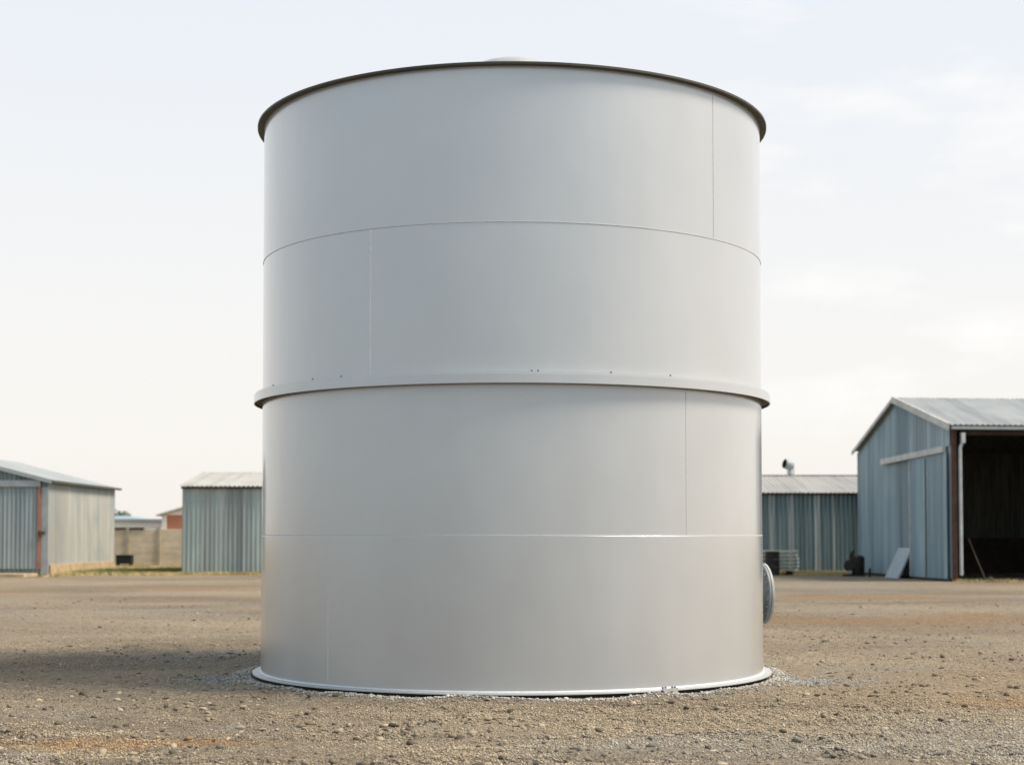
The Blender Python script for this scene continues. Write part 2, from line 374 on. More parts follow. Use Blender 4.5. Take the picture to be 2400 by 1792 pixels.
# ------------------------------------------------------------------ RIGHT BARN, open to the yard
P0 = Vector((14.40, 65.4, 0)); P1 = Vector((15.47, 55.0, 0))      # gable wall, back corner to front corner
G = (P1-P0); GL = G.length; g = G.normalized(); wv = Vector((-g.y, g.x, 0))     # wv runs along the ridge (+X)
if wv.x < 0: wv = -wv
BL = 13.0; EB0, EB1, PK, TP = 5.06, 5.46, 6.86, .468
def at(t, w=0., z=0.): return P0+g*(GL*t)+wv*w+Vector((0, 0, z))
def gz(s):
    t = s/GL
    return EB0+(PK-EB0)*t/TP if t < TP else PK+(EB1-PK)*(t-TP)/(1-TP)
barn = thing('corrugated_barn', 'tall blue grey corrugated barn at far right with a gaping dark open side', 'barn', at(1), 'tin sheds around the yard')
mb = MB(); corr(mb, P0, g, GL-.16, -wv, .10, lambda s: gz(s)-.05, .21, .020); gw = mb.build('gable_wall', M['gable_wall'], barn, True, 80)
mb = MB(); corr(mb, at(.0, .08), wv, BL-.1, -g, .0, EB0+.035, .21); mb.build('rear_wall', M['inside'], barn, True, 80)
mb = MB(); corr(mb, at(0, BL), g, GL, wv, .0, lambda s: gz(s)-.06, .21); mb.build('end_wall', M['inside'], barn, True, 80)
mb = MB(); corr(mb, at(0.01, .09), g, GL*.97, wv, .05, lambda s: gz(s)-.16, .21); mb.build('shade_dark_inner_sheet', M['inside'], barn, True, 80)
mb = MB(); corr(mb, at(1, 6.2), wv, BL-6.2, -g, .05, EB1-.1, .21); mb.build('front_wall', M['gable_wall'], barn, True, 80)
mb = MB(); mb.box(at(.02, BL/2, .75)+g*.08, (BL/2-.3, .05, .75), wv, g); mb.build('lower_dark_band', M['dark_timber'], barn)  # dark band along the foot of the rear wall
sA = (PK-EB0)/(TP*GL); sB = (PK-EB1)/((1-TP)*GL); oa, oh = .05, .16
mb = MB(); corr_roof(mb, at(0, -.22, EB0-oa*sA+.06)-g*oa, wv, BL+.44, g*(TP*GL+oa)+Vector((0, 0, PK-EB0+oa*sA)), .16, .012); bq = mb.build('roof_slope', M['roof_right'], barn, True, 80)
mb = MB(); corr_roof(mb, at(1, -.22, EB1-oh*sB+.06)+g*oh, wv, BL+.44, -g*((1-TP)*GL+oh)+Vector((0, 0, PK-EB1+oh*sB)), .2, .022); br = mb.build('roof_slope', M['roof_right'], barn, True, 80)
mb = MB(); corr_roof(mb, at(0, .1, EB0-.05), wv, BL-.2, g*(TP*GL)+Vector((0, 0, PK-EB0)), .21, .02); mb.build('shade_dark_roof_underside', M['inside'], bq, True, 80)
mb = MB(); corr_roof(mb, at(1, .1, EB1-.05), wv, BL-.2, -g*((1-TP)*GL)+Vector((0, 0, PK-EB1)), .21, .02); mb.build('shade_dark_roof_underside', M['inside'], br, True, 80)
mb = MB(); mb.bar(at(0, -.21, EB0-oa*sA-.01)-g*oa, at(TP, -.21, PK-.01), .05, .13); mb.build('barge_board', M['trim'], bq)
mb = MB(); mb.bar(at(TP, -.21, PK-.01), at(1, -.21, EB1-oh*sB-.01)+g*oh, .07, .25); mb.build('barge_board', M['trim'], br)
mb = MB(); mb.bar(at(1, -.12, EB1-.09)+g*(oh+.03), at(1, BL, EB1-.09)+g*(oh+.03), .10, .10); mb.build('gutter', M['trim_grey'], br)
mb = MB(); mb.box(at(1, .05, (EB1-.12)/2)-g*.06, (.075, .08, (EB1-.12)/2), wv, g); mb.build('corner_post', M['rust_post'], barn)
mb = MB()
dq = at(1, .21, 0)+g*.12
mb.box(dq+Vector((0, 0, 5.02))+wv*.09+g*.03, (.07, .07, .18), wv, g); mb.build('downpipe_head', M['zinc'], barn)
mb = MB(); mb.tube([dq+Vector((0, 0, .22)), dq+Vector((0, 0, 4.62)), dq+Vector((0, 0, 4.74))+wv*.02, dq+Vector((0, 0, 4.84))+wv*.08+g*.03], .058, 14); mb.build('downpipe', M['zinc'], barn, True)
for w_ in (6.1, 12.5):
    mb = MB(); mb.box(at(1, w_, 2.55)-g*.2, (.09, .09, 2.5), wv, g); mb.build('roof_post', M['dark_timber'], barn)
mb = MB(); mb.bar(at(.98, .3, EB1-.24), at(.98, BL-.2, EB1-.24), .12, .16); mb.build('lintel_beam', M['dark_timber'], barn)
# gable sliding door and rail
d0, d1 = .55, .965
mb = MB(); mb.bar(at(.33, -.15, 4.50), at(.955, -.15, 4.66), .13, .22); mb.build('door_rail', M['trim'], gw)
mb = MB(); corr(mb, at(.622, -.12), g, GL*(.972-.622), -wv, .08, lambda s: 4.46+(s/GL)*.25, .21, .020); gd = mb.build('sliding_door', M['gable_door'], gw, True, 80)
for t_, m_ in ((.78, M['gutter_dark']), (.623, M['trim'])):
    mb = MB(); mb.bar(at(t_, -.152, .1), at(t_, -.152, 4.42), .03, .05, g); mb.build('cover_strip', m_, gd)
mb = MB(); corr(mb, at(.605, -.045), g, GL*(.985-.605), -wv, lambda s: 4.66+(s/GL)*.25, lambda s: gz(GL*.605+s)-.07, .30, .016); mb.build('upper_panel', M['gable_wall'], gw, True, 80)
mb = MB(); mb.bar(at(0.0, -.03, .05), at(.985, -.03, .05), .10, .10); mb.build('sole_plate', M['dark_timber'], gw)

# leaning things at the barn
sp = thing('metal_sheet', 'pale ribbed metal sheet leaning against the blue grey barn wall', 'metal sheet', at(.55, -.5))
mb = MB(); a_ = at(.485, -.62, .0); b_ = at(.485, -.06, 1.14); uu = g*1.35; nb = 12
vs = []; fs = []
nrmv = uu.cross(b_-a_).normalized()
for i in range(nb*4+1):
    f_ = i/(nb*4); p = a_+(b_-a_)*f_+nrmv*(.010*(1 if (i % 4) < 2 else 0)); vs += [p, p+uu, p-nrmv*.03, p+uu-nrmv*.03]
for i in range(nb*4):
    q = i*4; fs += [(q, q+1, q+5, q+4), (q+2, q+6, q+7, q+3), (q, q+4, q+6, q+2), (q+1, q+3, q+7, q+5)]
q = nb*16; fs += [(0, 2, 3, 1), (q, q+1, q+3, q+2)]
mb.add(vs, fs); mb.build('ribbed_face', M['panel'], sp)
mb = MB(); mb.bar(a_+uu+nrmv*-.02+g*.02, b_+uu+nrmv*-.02+g*.02, .05, .06, nrmv); mb.build('edge_frame', M['trim_grey'], sp); mb = MB(); mb.bar(a_-g*.02-nrmv*.02, b_-g*.02-nrmv*.02, .05, .06, nrmv); mb.build('edge_frame', M['trim_grey'], sp)
mb = MB(); p = at(1, .75, 0)
mb.tube([p+Vector((.25, -.45, .02)), p+Vector((.02, .15, 1.0)), p+Vector((-.12, .35, 1.5))], .022, 8)
o = mb.build('leaning_pole', M['dark_timber'], None); tag(o, 'thin dark wooden pole propped beside the downpipe at the open side of the barn', 'pole')
o = thing('foot_block', 'small dark block on the ground at the foot of the propped pole', 'block', p+Vector((.34, -.55, 0)))
mb = MB(); mb.lathe([(0, .16), (.10, .16), (.13, .12), (.14, 0)], p+Vector((.34, -.55, 0)), 10); mb.build('weight', M['black'], o)
mb = MB(); mb.tube([p+Vector((.28, -.55, .15)), p+Vector((.34, -.55, .22)), p+Vector((.40, -.55, .15))], .014, 6); mb.build('lifting_loop', M['black_metal'], o)
# dark engine by the barn's rear corner
ex, ey = 13.62, 62.6
en = thing('engine_unit', 'squat black engine unit standing at the rear corner of the blue grey barn', 'engine', (ex, ey, 0))
mb = MB(); mb.lathe([(0, .83), (.16, .82), (.27, .76), (.27, .66), (.27, .12), (.24, .06), (0, .06)], (ex+.14, ey, 0), 24); mb.build('body', M['black_metal'], en, True, 50)
mb = MB(); mb.lathe([(0, -.12), (.19, -.12), (.23, -.08), (.23, .08), (.19, .12), (0, .12)], (ex-.20, ey-.05, .42), 24, axis=(.2, 1, 0)); mb.build('flywheel', M['black_metal'], en, True, 40)
mb = MB(); mb.tube([(ex-.12, ey, .6), (ex-.10, ey, .92), (ex+.0, ey, .98)], [.085, .075, .07], 12); mb.build('exhaust', M['black_metal'], en, True)
mb = MB(); mb.box((ex-.02, ey, .035), (.40, .28, .04)); mb.build('skid', M['black'], en)
mb = MB(); mb.lathe([(0, -.05), (.06, -.05), (.06, .05), (0, .05)], (ex-.22, ey-.30, .17), 16, axis=(0, 1, 0)); mb.build('hub', M['trim_grey'], en, True)
st = MB(); st.tube([(13.95, 61.4, -.05), (13.97, 61.4, .30)], [.055, .045], 10); st.tube([(13.97, 61.4, .30), (13.975, 61.4, .34)], [.055, .04], 10)
tag(st.build('ground_stake', M['black_metal'], None, True), 'short dark stake in the ground in front of the barn gable wall', 'stake')

# timber stack by the slate shed
sx, sy = 10.95, 64.9
words = ['bottom', 'second lowest', 'third lowest', 'third highest', 'second highest', 'topmost']
for k in range(6):
    z = .16+k*.15
    o = thing('timber_bundle', words[k]+' layer of grey boards in the timber stack beside the slate shed', 'timber', (sx, sy, z), 'layers of the timber stack')
    dx = random.uniform(-.04, .04)
    for j in range(5):
        mb = MB(); mb.box((sx+dx+random.uniform(-.03, .02)-.04, sy-.36+j*.18, z+.045), (.74, .083, .036)); bd = mb.build('board', M['board'], o)
        mb = MB(); mb.box((sx+dx+.745, sy-.36+j*.18, z+.05), (.045, .088, .052)); mb.build('board_end', M['board_end'] if k < 5 else M['board'], bd)
for i, xx in enumerate((sx-.5, sx+.5)):
    mb = MB(); mb.box((xx, sy, .07), (.07, .45, .08))
    tag(mb.build('bearer_block', M['dark_timber'], None), ['dark timber bearer under the left end of the board stack', 'dark timber bearer under the right end of the board stack'][i], 'timber')
dm = thing('dark_drum', 'black ribbed drum standing in front of the timber stack next to the tank', 'drum', (10.62, 64.1, 0))
mb = MB(); mb.lathe([(0, .94), (.27, .94), (.285, .96), (.29, .94), (.285, .90), (.285, .64), (.30, .62), (.285, .60), (.285, .34), (.30, .32), (.285, .30), (.285, .03), (.29, 0), (0, 0)], (10.62, 64.1, 0), 28)
mb.build('barrel', M['black_metal'], dm, True, 30)
mb = MB(); mb.lathe([(0, .015), (.035, .015), (.035, 0)], (10.75, 64.02, .942), 10); mb.build('bung', M['zinc'], dm)

# ------------------------------------------------------------------ fence, trough, far buildings, tree
fy = 83.0
fe = thing('concrete_fence', 'sand coloured precast concrete panel fence between the two sheds at left', 'fence', (-20, fy, 0))
px0 = -33.4
xs = [px0+1.64*i for i in range(17)]
for i, x in enumerate(xs):
    mb = MB(); mb.box((x, fy-.02, 1.0), (.085, .10, 1.05)); mb.build('post', M['concrete_post'], fe)
for i in range(16):
    mb = MB(); xa, xb = xs[i]+.085, xs[i+1]-.085; pr = []
    for k in range(6): z_ = .005+k*.323; pr += [(-.018, z_), (-.03, z_+.012), (-.03, z_+.311), (-.018, z_+.322)]
    pr += [(.03, pr[-1][1]), (.03, .005)]; np_ = len(pr)
    mb.add([(x_, fy+a_, b_) for x_ in (xa, xb) for a_, b_ in pr], [tuple(range(np_)), tuple(range(2*np_-1, np_-1, -1))]+[(k, np_+k, np_+(k+1) % np_, (k+1) % np_) for k in range(np_)])
    mb.build('panel', M['concrete'], fe)
mb = MB(); mb.box((-20.75, fy-.02, 1.985), (1.32, .09, .045)); mb.build('coping', M['dark_timber'], fe)
tr = thing('black_trough', 'black feed trough on the ground at the foot of the concrete fence', 'trough', (-20.1, 81.6, 0))
mb = MB(); tx, ty = -20.1, 81.6
mb.box((tx, ty-.24, .37), (.40, .02, .21)); mb.box((tx, ty+.24, .37), (.40, .02, .21)); mb.box((tx-.38, ty, .37), (.02, .22, .21)); mb.box((tx+.38, ty, .37), (.02, .22, .21)); mb.box((tx, ty, .18), (.36, .22, .02)); mb.build('tub', M['black'], tr)
for xx in (-.33, .33):
    for yy in (-.2, .2):
        mb = MB(); mb.box((tx+xx, ty+yy, .08), (.05, .035, .085)); mb.build('leg', M['black'], tr)
for yy in (-.26, .26):
    mb = MB(); mb.bar((tx-.42, ty+yy, .585), (tx+.42, ty+yy, .585), .05, .03); mb.build('lip', M['black_metal'], tr)

wb = thing('white_building', 'low white building with flat blue grey roof seen over the concrete fence', 'building', (-26, 110, 0))
mb = MB(); mb.box((-28.2, 113, 1.30), (4.1, 3, 1.30)); mb.build('wall', M['white_wall'], wb)
mb = MB(); mb.box((-28.2, 113, 2.68), (4.25, 3.2, .085)); mb.build('roof', M['blue_roof'], wb)
mb = MB()
vs = [(-31.5, 110.6, 2.766), (-26.2, 110.6, 2.766), (-26.2, 115, 2.766), (-31.5, 115, 2.766), (-31.2, 111, 3.0), (-27.2, 111, 3.0), (-27.2, 114.6, 3.0), (-31.2, 114.6, 3.0)]
mb.add(vs, [(0, 1, 5, 4), (1, 2, 6, 5), (2, 3, 7, 6), (3, 0, 4, 7), (4, 5, 6, 7)]); mb.build('raised_roof', M['blue_roof'], wb)
mb = MB(); mb.box((-26.75, 109.97, 1.1), (.45, .03, 1.05)); mb.build('door', M['trim_grey'], wb)
mb = MB(); mb.box((-29.5, 109.97, 1.5), (.6, .03, .5)); wf = mb.build('window', M['trim'], wb)
mb = MB(); mb.box((-29.5, 109.935, 1.5), (.5, .01, .4)); mb.build('pane', M['black_metal'], wf)

bb = thing('brick_building', 'red brick building with pale gabled roof edge beside the green grey shed', 'building', (-19, 105, 0))
bx0, bx1, by, bm = -23.4, -16.4, 105.0, -19.9
mb = MB(); mb.box((bm, by+3.5, 1.49), ((bx1-bx0)/2-.02, 3.5, 1.49)); mb.build('wall', M['brick'], bb)
mb = MB()
gzf = lambda x: 3.0+(3.5-abs(x-bm))*.30
mb.add([(bx0, by-.02, 2.98), (bx1, by-.02, 2.98), (bm, by-.02, gzf(bm)), (bx0, by+.1, 2.98), (bx1, by+.1, 2.98), (bm, by+.1, gzf(bm))], [(0, 1, 2), (3, 5, 4), (0, 3, 4, 1), (1, 4, 5, 2), (2, 5, 3, 0)])
mb.build('gable', M['white_wall'], bb)
for xx in (bx0+.17, bx1-.17):
    mb = MB(); mb.box((xx, by-.03, 1.485), (.16, .035, 1.485)); mb.build('corner_pier', M['white_wall'], bb)
for sg in (-1, 1):
    mb = MB(); mb.bar((bm+sg*3.85, by+3.5, 3.0-.35*.30+.06), (bm, by+3.5, gzf(bm)+.06), 7.6, .10, (0, 0, 1)); mb.build('roof_slope', M['trim'], bb)

trx, try_ = -35.2, 140.
te = thing('distant_tree', 'dark green round topped tree showing above the white building at left', 'tree', (trx, try_, 0))
mb = MB()
mb.tube([(trx, try_, 0), (trx+.05, try_, .9), (trx-.05, try_, 1.7)], [.22, .17, .12], 10)
for k in range(7):
    a = k*.9; mb.tube([(trx, try_, 1.2+.08*k), (trx+.7*math.cos(a), try_+.7*math.sin(a), 2.0), (trx+1.2*math.cos(a), try_+1.2*math.sin(a), 2.6)], [.08, .05, .02], 6)
mb.build('trunk', M['bark'], te, True)
mb = MB(); vs = []; fs = []
lobes = [(random.uniform(-1.3, 1.3), random.uniform(-1.3, 1.3), random.uniform(2.3, 3.3), random.uniform(.5, .8)) for _ in range(16)]
for i in range(2600):
    lx, ly, lz, lr = lobes[i % 16]
    d = Vector((random.gauss(0, 1), random.gauss(0, 1), random.gauss(0, 1))).normalized()*lr*random.random()**.4
    p = Vector((trx+lx, try_+ly, lz))+d; u_ = Vector((random.gauss(0, 1), random.gauss(0, 1), random.gauss(0, 1))).normalized(); w_ = u_.orthogonal().normalized()
    k = len(vs); s_ = random.uniform(.06, .13); vs += [p-u_*s_, p+w_*s_*.5, p+u_*s_, p-w_*s_*.5]; fs.append((k, k+1, k+2, k+3))
mb.add(vs, fs); mb.build('crown', M['leaf'], te)

# ------------------------------------------------------------------ GROUND
def vnoise(x, y, seed):
    xi = np.floor(x).astype(np.int64); yi = np.floor(y).astype(np.int64); fx = x-xi; fy_ = y-yi
    fx = fx*fx*(3-2*fx); fy_ = fy_*fy_*(3-2*fy_)
    def h(a, b):
        n = (a*374761393+b*668265263+seed*1442695041) & 0xffffffff
        n = ((n ^ (n >> 13))*1274126177) & 0xffffffff
        n = n ^ (n >> 16)
        return (n & 0xffff)/65535.
    return (h(xi, yi)*(1-fx)+h(xi+1, yi)*fx)*(1-fy_)+(h(xi, yi+1)*(1-fx)+h(xi+1, yi+1)*fx)*fy_
def fbm(x, y, wl, seed, oct=3):
    t = 0; a = 1; s = 0
    for o in range(oct):
        t = t+a*vnoise(x/wl+o*17.3, y/wl+o*9.1, seed+o); s += a; a *= .5; wl *= .5
    return t/s-.5
def smooth(e0, e1, v):
    t = np.clip((v-e0)/(e1-e0), 0, 1); return t*t*(3-2*t)
def ridges(x, y):
    n = fbm(x*.75+fbm(x, y, 1.2, 502)*.8, y, 1.1, 501, 3)
    return np.exp(-(n/.030)**2)*smooth(-.02, .16, fbm(x, y, 2.6, 503))
def ruts(x, y):
    t = 0.*x
    for y0, k, c_, w in ((11.45, .05, .012, .13), (12.75, .045, .010, .13), (13.9, -.10, .004, .12), (15.05, -.09, .003, .12), (22.5, .06, .002, .16), (24.1, .06, .002, .16), (31., -.05, .001, .2), (33., -.05, .001, .2), (43., .04, 0, .35), (46., .03, 0, .4)):
        yc = y0+k*x+c_*x*x+fbm(x, 0*x+y0, 4., 611)*.5
        t = t+np.exp(-((y-yc)/w)**4)*smooth(-.14, .10, fbm(x, y, 2.5, 612))
    return np.clip(t, 0, 1)
def ground_h(x, y):
    rt = np.hypot(x-TC.x, y-TC.y)
    near = 1-smooth(30, 60, y)
    h = fbm(x, y, 5., 3)*.05+fbm(x, y, 1.1, 9)*.030*near+fbm(x*.8, y, .38, 21, 3)*.036*near
    rgh = smooth(-.05, .12, fbm(x, y, 1.8, 33))
    h = h+np.maximum(fbm(x*1.0, y, .13, 41, 2), -.1)*.075*near*(.25+.75*rgh)
    rt_ = ruts(x, y); h = h*(1-.55*rt_)-rt_*.018*near*(1+.55*np.sign(np.sin(38*x+24*y)))
    h = h+ridges(x, y)*.028*near
    h = h*smooth(2.9, 3.5, rt)
    far = smooth(45, 60, np.hypot(x, y)); h = h*(1-far*.8)
    # crushed stone heaped against the foot of the tank
    bank = np.exp(-((rt-3.12)/.09)**2)*np.clip(.022+fbm(x, y, .5, 77)*.085, 0, .055)
    bank = bank*np.where(rt < 3.03, 0., 1.)
    return h-.012+bank
def axis(segs):
    out = [segs[0][0]]
    for a, b, st_ in segs:
        n = max(1, int(round((b-a)/st_))); out += list(a+(b-a)*(np.arange(n)+1)/n)
    return np.array(out)
xp = axis([(0, 6.6, .042), (6.6, 12, .12), (12, 40, .7), (40, 200, 10), (200, 3000, 280)])
gx = np.concatenate([-xp[:0:-1], xp])
gy = axis([(-300, -20, 40), (-20, 6, 2), (6, 9.6, .3), (9.6, 18, .036), (18, 24, .06), (24, 40, .16), (40, 90, .5), (90, 200, 8), (200, 3500, 300)])
GX, GY = np.meshgrid(gx, gy); GZ = ground_h(GX, GY)
nx, ny = len(gx), len(gy)
idx = np.arange(nx*ny).reshape(ny, nx)
quads = np.stack([idx[:-1, :-1], idx[:-1, 1:], idx[1:, 1:], idx[1:, :-1]], -1).reshape(-1, 4)
def np_mesh(name, verts, faces, mat, k, smooth_=True, cols=None):
    me = bpy.data.meshes.new(name)
    me.vertices.add(len(verts)); me.vertices.foreach_set('co', np.ascontiguousarray(verts, dtype=np.float32).ravel())
    nf = len(faces); me.loops.add(nf*k); me.loops.foreach_set('vertex_index', np.ascontiguousarray(faces, dtype=np.int32).ravel())
    me.polygons.add(nf); me.polygons.foreach_set('loop_start', np.arange(nf, dtype=np.int32)*k)
    me.polygons.foreach_set('loop_total', np.full(nf, k, dtype=np.int32))
    me.update(); me.validate()
    if smooth_: me.shade_smooth()
    if cols is not None:
        at_ = me.color_attributes.new('tint', 'FLOAT_COLOR', 'POINT'); at_.data.foreach_set('color', np.ascontiguousarray(cols, dtype=np.float32).ravel())
    me.materials.append(mat)
    o = bpy.data.objects.new(name, me); COL.objects.link(o); return o
# soil kinds: R orange clay, G grey crushed stone plus a painted barn shadow, B straw-coloured verge
def blob(cx, cy, ax_, ay_, x, y, seed, edge=.5):
    d = np.hypot((x-cx)/ax_, (y-cy)/ay_)+fbm(x, y, max(.6, ay_*.7), seed)*1.0
    return 1-smooth(1-edge, 1+edge*.6, d)
def soil(x, y):
    rt = np.hypot(x-TC.x, y-TC.y)
    o = smooth(.10, .30, fbm(x*.55, y, 3.0, 51))*.3
    for a in ((-15.3, 45.5, 2.2, 1.6), (-9.6, 48.5, 3.2, 2.0), (-5.8, 50, 2, 2), (7.0, 30.0, 3.0, 2.0), (9.2, 31.5, 2.4, 1.5), (5.2, 15.2, .95, .5), (-3.3, 12.15, .75, .28), (-2.4, 12.3, .5, .2), (9.5, 41, 3, 1.5)):
        o = np.maximum(o, .78*blob(*a, x, y, 60, .8))
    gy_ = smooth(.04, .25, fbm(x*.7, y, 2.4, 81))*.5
    for a in ((4.2, 12.0, 1.5, 1.6), (8.6, 52.5, 6.0, 5.5), (3.6, 17.6, 1.1, .5), (-3.5, 17.9, .9, .45), (12.5, 58, 2.5, 6.), (-4.2, 11.2, .8, .7), (1.2, 12.1, 1.2, .8)):  # large patch left of the barn paints in its cast shadow; the rest is stone
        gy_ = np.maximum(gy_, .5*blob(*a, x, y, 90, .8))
    gy_ = np.maximum(gy_, np.exp(-((rt-3.1)/.14)**2))
    v = smooth(62.0, 63.8, y+fbm(x, y, 3., 14)*3)*(1-smooth(95, 160, y))*smooth(-12.5, -13.5, x)
    v = np.maximum(v, smooth(64.2, 66., y+fbm(x, y, 2., 15)*2)*(1-smooth(95, 160, y))*smooth(9, 9.5, x)*(1-smooth(15, 16.5, x)))
    v = np.maximum(v, smooth(63.0, 64.2, y+fbm(x, y, 2., 16)*2)*(1-smooth(95, 160, y))*(np.abs(x) < 13))
    tone = .5+fbm(x*.5, y, 2.2, 120, 4)*1.7
    back = 1-smooth(4., 8., y+fbm(x, y, 3., 130)*2)      # unseen ground, greyed and darkened to dim and cool the tank's bounce light
    gy_ = np.maximum(gy_, back); o = o*(1-back); tone = tone*(1-.8*back)-.20*ruts(x, y)
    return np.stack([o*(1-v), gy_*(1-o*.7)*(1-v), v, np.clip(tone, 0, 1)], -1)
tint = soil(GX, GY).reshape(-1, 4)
m, nt, b = new_mat('dry_earth', .95, 0, .25)
va = nd(nt, 'ShaderNodeVertexColor'); va.layer_name = 'tint'
sp_ = nd(nt, 'ShaderNodeSeparateColor'); nt.links.new(va.outputs['Color'], sp_.inputs['Color'])
n1 = noise(nt, 9., 5, .65); n2 = noise(nt, 60., 4, .65); n3 = noise(nt, 1.3, 4, .6); n4 = noise(nt, 26., 4, .6, (1, .8, 1))
def voro(sc):
    tc = nd(nt, 'ShaderNodeTexCoord'); v = nd(nt, 'ShaderNodeTexVoronoi'); v.inputs['Scale'].default_value = sc; v.inputs['Randomness'].default_value = 1
    nt.links.new(tc.outputs['Object'], v.inputs['Vector']); return v
v1 = voro(48.); v2 = voro(110.)
earth = ramp(nt, n1, [(.3, (.235, .188, .133)), (.5, (.32, .263, .192)), (.7, (.39, .327, .243))])
earth = mix(nt, earth, ramp(nt, va.outputs['Alpha'], [(.1, (.70, .69, .68)), (.5, (1, 1, 1)), (.9, (1.25, 1.23, 1.18))]), .85, 'MULTIPLY')
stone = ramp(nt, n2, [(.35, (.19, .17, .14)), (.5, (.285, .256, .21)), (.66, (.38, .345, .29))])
clay = ramp(nt, n1, [(.3, (.25, .155, .082)), (.7, (.375, .25, .14))])
straw = ramp(nt, n3, [(.3, (.26, .20, .09)), (.7, (.42, .32, .15))])
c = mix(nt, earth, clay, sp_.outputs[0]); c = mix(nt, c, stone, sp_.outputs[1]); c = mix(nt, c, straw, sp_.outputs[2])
grit = ramp(nt, n2, [(.34, (.62, .60, .57)), (.5, (1, 1, 1)), (.66, (1.28, 1.27, 1.25))])
c = mix(nt, c, grit, .85, 'MULTIPLY')
c = mix(nt, c, ramp(nt, n4, [(.36, (.52, .50, .46)), (.44, (1, 1, 1))]), .8, 'MULTIPLY')
c = mix(nt, c, ramp(nt, v1.outputs['Distance'], [(.35, (1.04, 1.04, 1.04)), (.75, (.62, .60, .56))]), .75, 'MULTIPLY')  # darker gaps between grains: soil colour with their tiny shadows painted in
sv = nd(nt, 'ShaderNodeSeparateColor'); nt.links.new(v1.outputs['Color'], sv.inputs['Color'])
c = mix(nt, c, ramp(nt, sv.outputs[0], [(.0, (.74, .73, .71)), (.5, (1, 1, 1)), (1., (1.28, 1.27, 1.26))]), .8, 'MULTIPLY')
nt.links.new(c, b.inputs['Base Color'])
def madd(x, k, y):
    h = nd(nt, 'ShaderNodeMath', operation='MULTIPLY_ADD'); h.inputs[1].default_value = k; nt.links.new(x, h.inputs[0])
    nt.links.new(y, h.inputs[2]); return h.outputs[0]
hh = madd(n2, .5, n1); hh = madd(n4, .8, hh); hh = madd(v1.outputs['Distance'], -.75, hh); hh = madd(v2.outputs['Distance'], -.3, hh)
bump(nt, b, hh, 1., .035)
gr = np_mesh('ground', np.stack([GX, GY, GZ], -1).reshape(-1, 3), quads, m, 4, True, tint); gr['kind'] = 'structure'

# pebbles, clods and crushed stone: nobody could count them
m, nt, b = new_mat('loose_stone', .92, 0, .25)
va = nd(nt, 'ShaderNodeVertexColor'); va.layer_name = 'tint'
f = noise(nt, 40, 3)
nt.links.new(mix(nt, va.outputs['Color'], ramp(nt, f, [(.3, (.8, .8, .8)), (.7, (1.15, 1.15, 1.15))]), .8, 'MULTIPLY'), b.inputs['Base Color'])
M['stone'] = m
ph = (1+5**.5)/2
ico_v = np.array([(-1, ph, 0), (1, ph, 0), (-1, -ph, 0), (1, -ph, 0), (0, -1, ph), (0, 1, ph), (0, -1, -ph), (0, 1, -ph), (ph, 0, -1), (ph, 0, 1), (-ph, 0, -1), (-ph, 0, 1)])/math.hypot(1, ph)
ico_f = np.array([(0, 11, 5), (0, 5, 1), (0, 1, 7), (0, 7, 10), (0, 10, 11), (1, 5, 9), (5, 11, 4), (11, 10, 2), (10, 7, 6), (7, 1, 8), (3, 9, 4), (3, 4, 2), (3, 2, 6), (3, 6, 8), (3, 8, 9), (4, 9, 5), (2, 4, 11), (6, 2, 10), (8, 6, 7), (9, 8, 1)])
oct_v = np.array([(1, 0, 0), (-1, 0, 0), (0, 1, 0), (0, -1, 0), (0, 0, 1), (0, 0, -1.)]); oct_f = np.array([(0, 2, 4), (2, 1, 4), (1, 3, 4), (3, 0, 4), (2, 0, 5), (1, 2, 5), (3, 1, 5), (0, 3, 5)])
def scatter(name, x, y, size, cols, flat=(.55, .9), sink=.25, base=(ico_v, ico_f), elong=1.35):
    bv, bf = base; n = len(x); k = len(bv)
    v = bv[None]*(1+rng.uniform(-.38, .38, (n, k, 1)))
    v = v*np.stack([rng.uniform(.8, elong, n), rng.uniform(.75, 1.1, n), rng.uniform(*flat, n)], -1)[:, None]
    a = rng.uniform(0, 6.283, n); tl = rng.uniform(-.35, .35, n)
    ca, sa, ct, st_ = np.cos(a)[:, None], np.sin(a)[:, None], np.cos(tl)[:, None], np.sin(tl)[:, None]
    X, Y, Z = v[..., 0], v[..., 1], v[..., 2]
    X, Z = X*ct-Z*st_, X*st_+Z*ct
    X, Y = X*ca-Y*sa, X*sa+Y*ca
    z0 = ground_h(x, y)+size*sink
    V = np.stack([X*size[:, None]+x[:, None], Y*size[:, None]+y[:, None], Z*size[:, None]+z0[:, None]], -1).reshape(-1, 3)
    F = (bf[None]+(np.arange(n)*k)[:, None, None]).reshape(-1, 3)
    C = np.repeat(np.concatenate([cols, np.ones((n, 1))], 1), k, 0)
    o = np_mesh(name, V, F, M['stone'], 3, False, C); o['kind'] = 'stuff'; return o
def in_view(n, d0, d1, side=.40):
    u = rng.random(n); d = 1/(1/d0+(1/d1-1/d0)*u); x = rng.uniform(-side, side, n)*d
    k = np.hypot(x-TC.x, d-TC.y) > 3.06
    return x[k], d[k]
def stonecol(n, x, y):
    t = soil(x, y); e = np.array([.33, .27, .19]); g_ = np.array([.33, .325, .30]); c_ = np.array([.36, .235, .125])
    w = t[:, :1]; q = t[:, 1:2]
    c = e*(1-w)*(1-q)+c_*w+g_*q*(1-w)
    return np.clip(c*rng.uniform(.6, 1.35, (n, 1)), 0, .8)
x, y = in_view(260000, 9.9, 24, .36); pat = fbm(x*.8, y, 1.6, 201)+.55*fbm(x, y, .35, 202); keep = rng.random(len(x)) < np.clip(.32+pat*2.4, .03, 1)
x, y = x[keep], y[keep]; n = len(x)
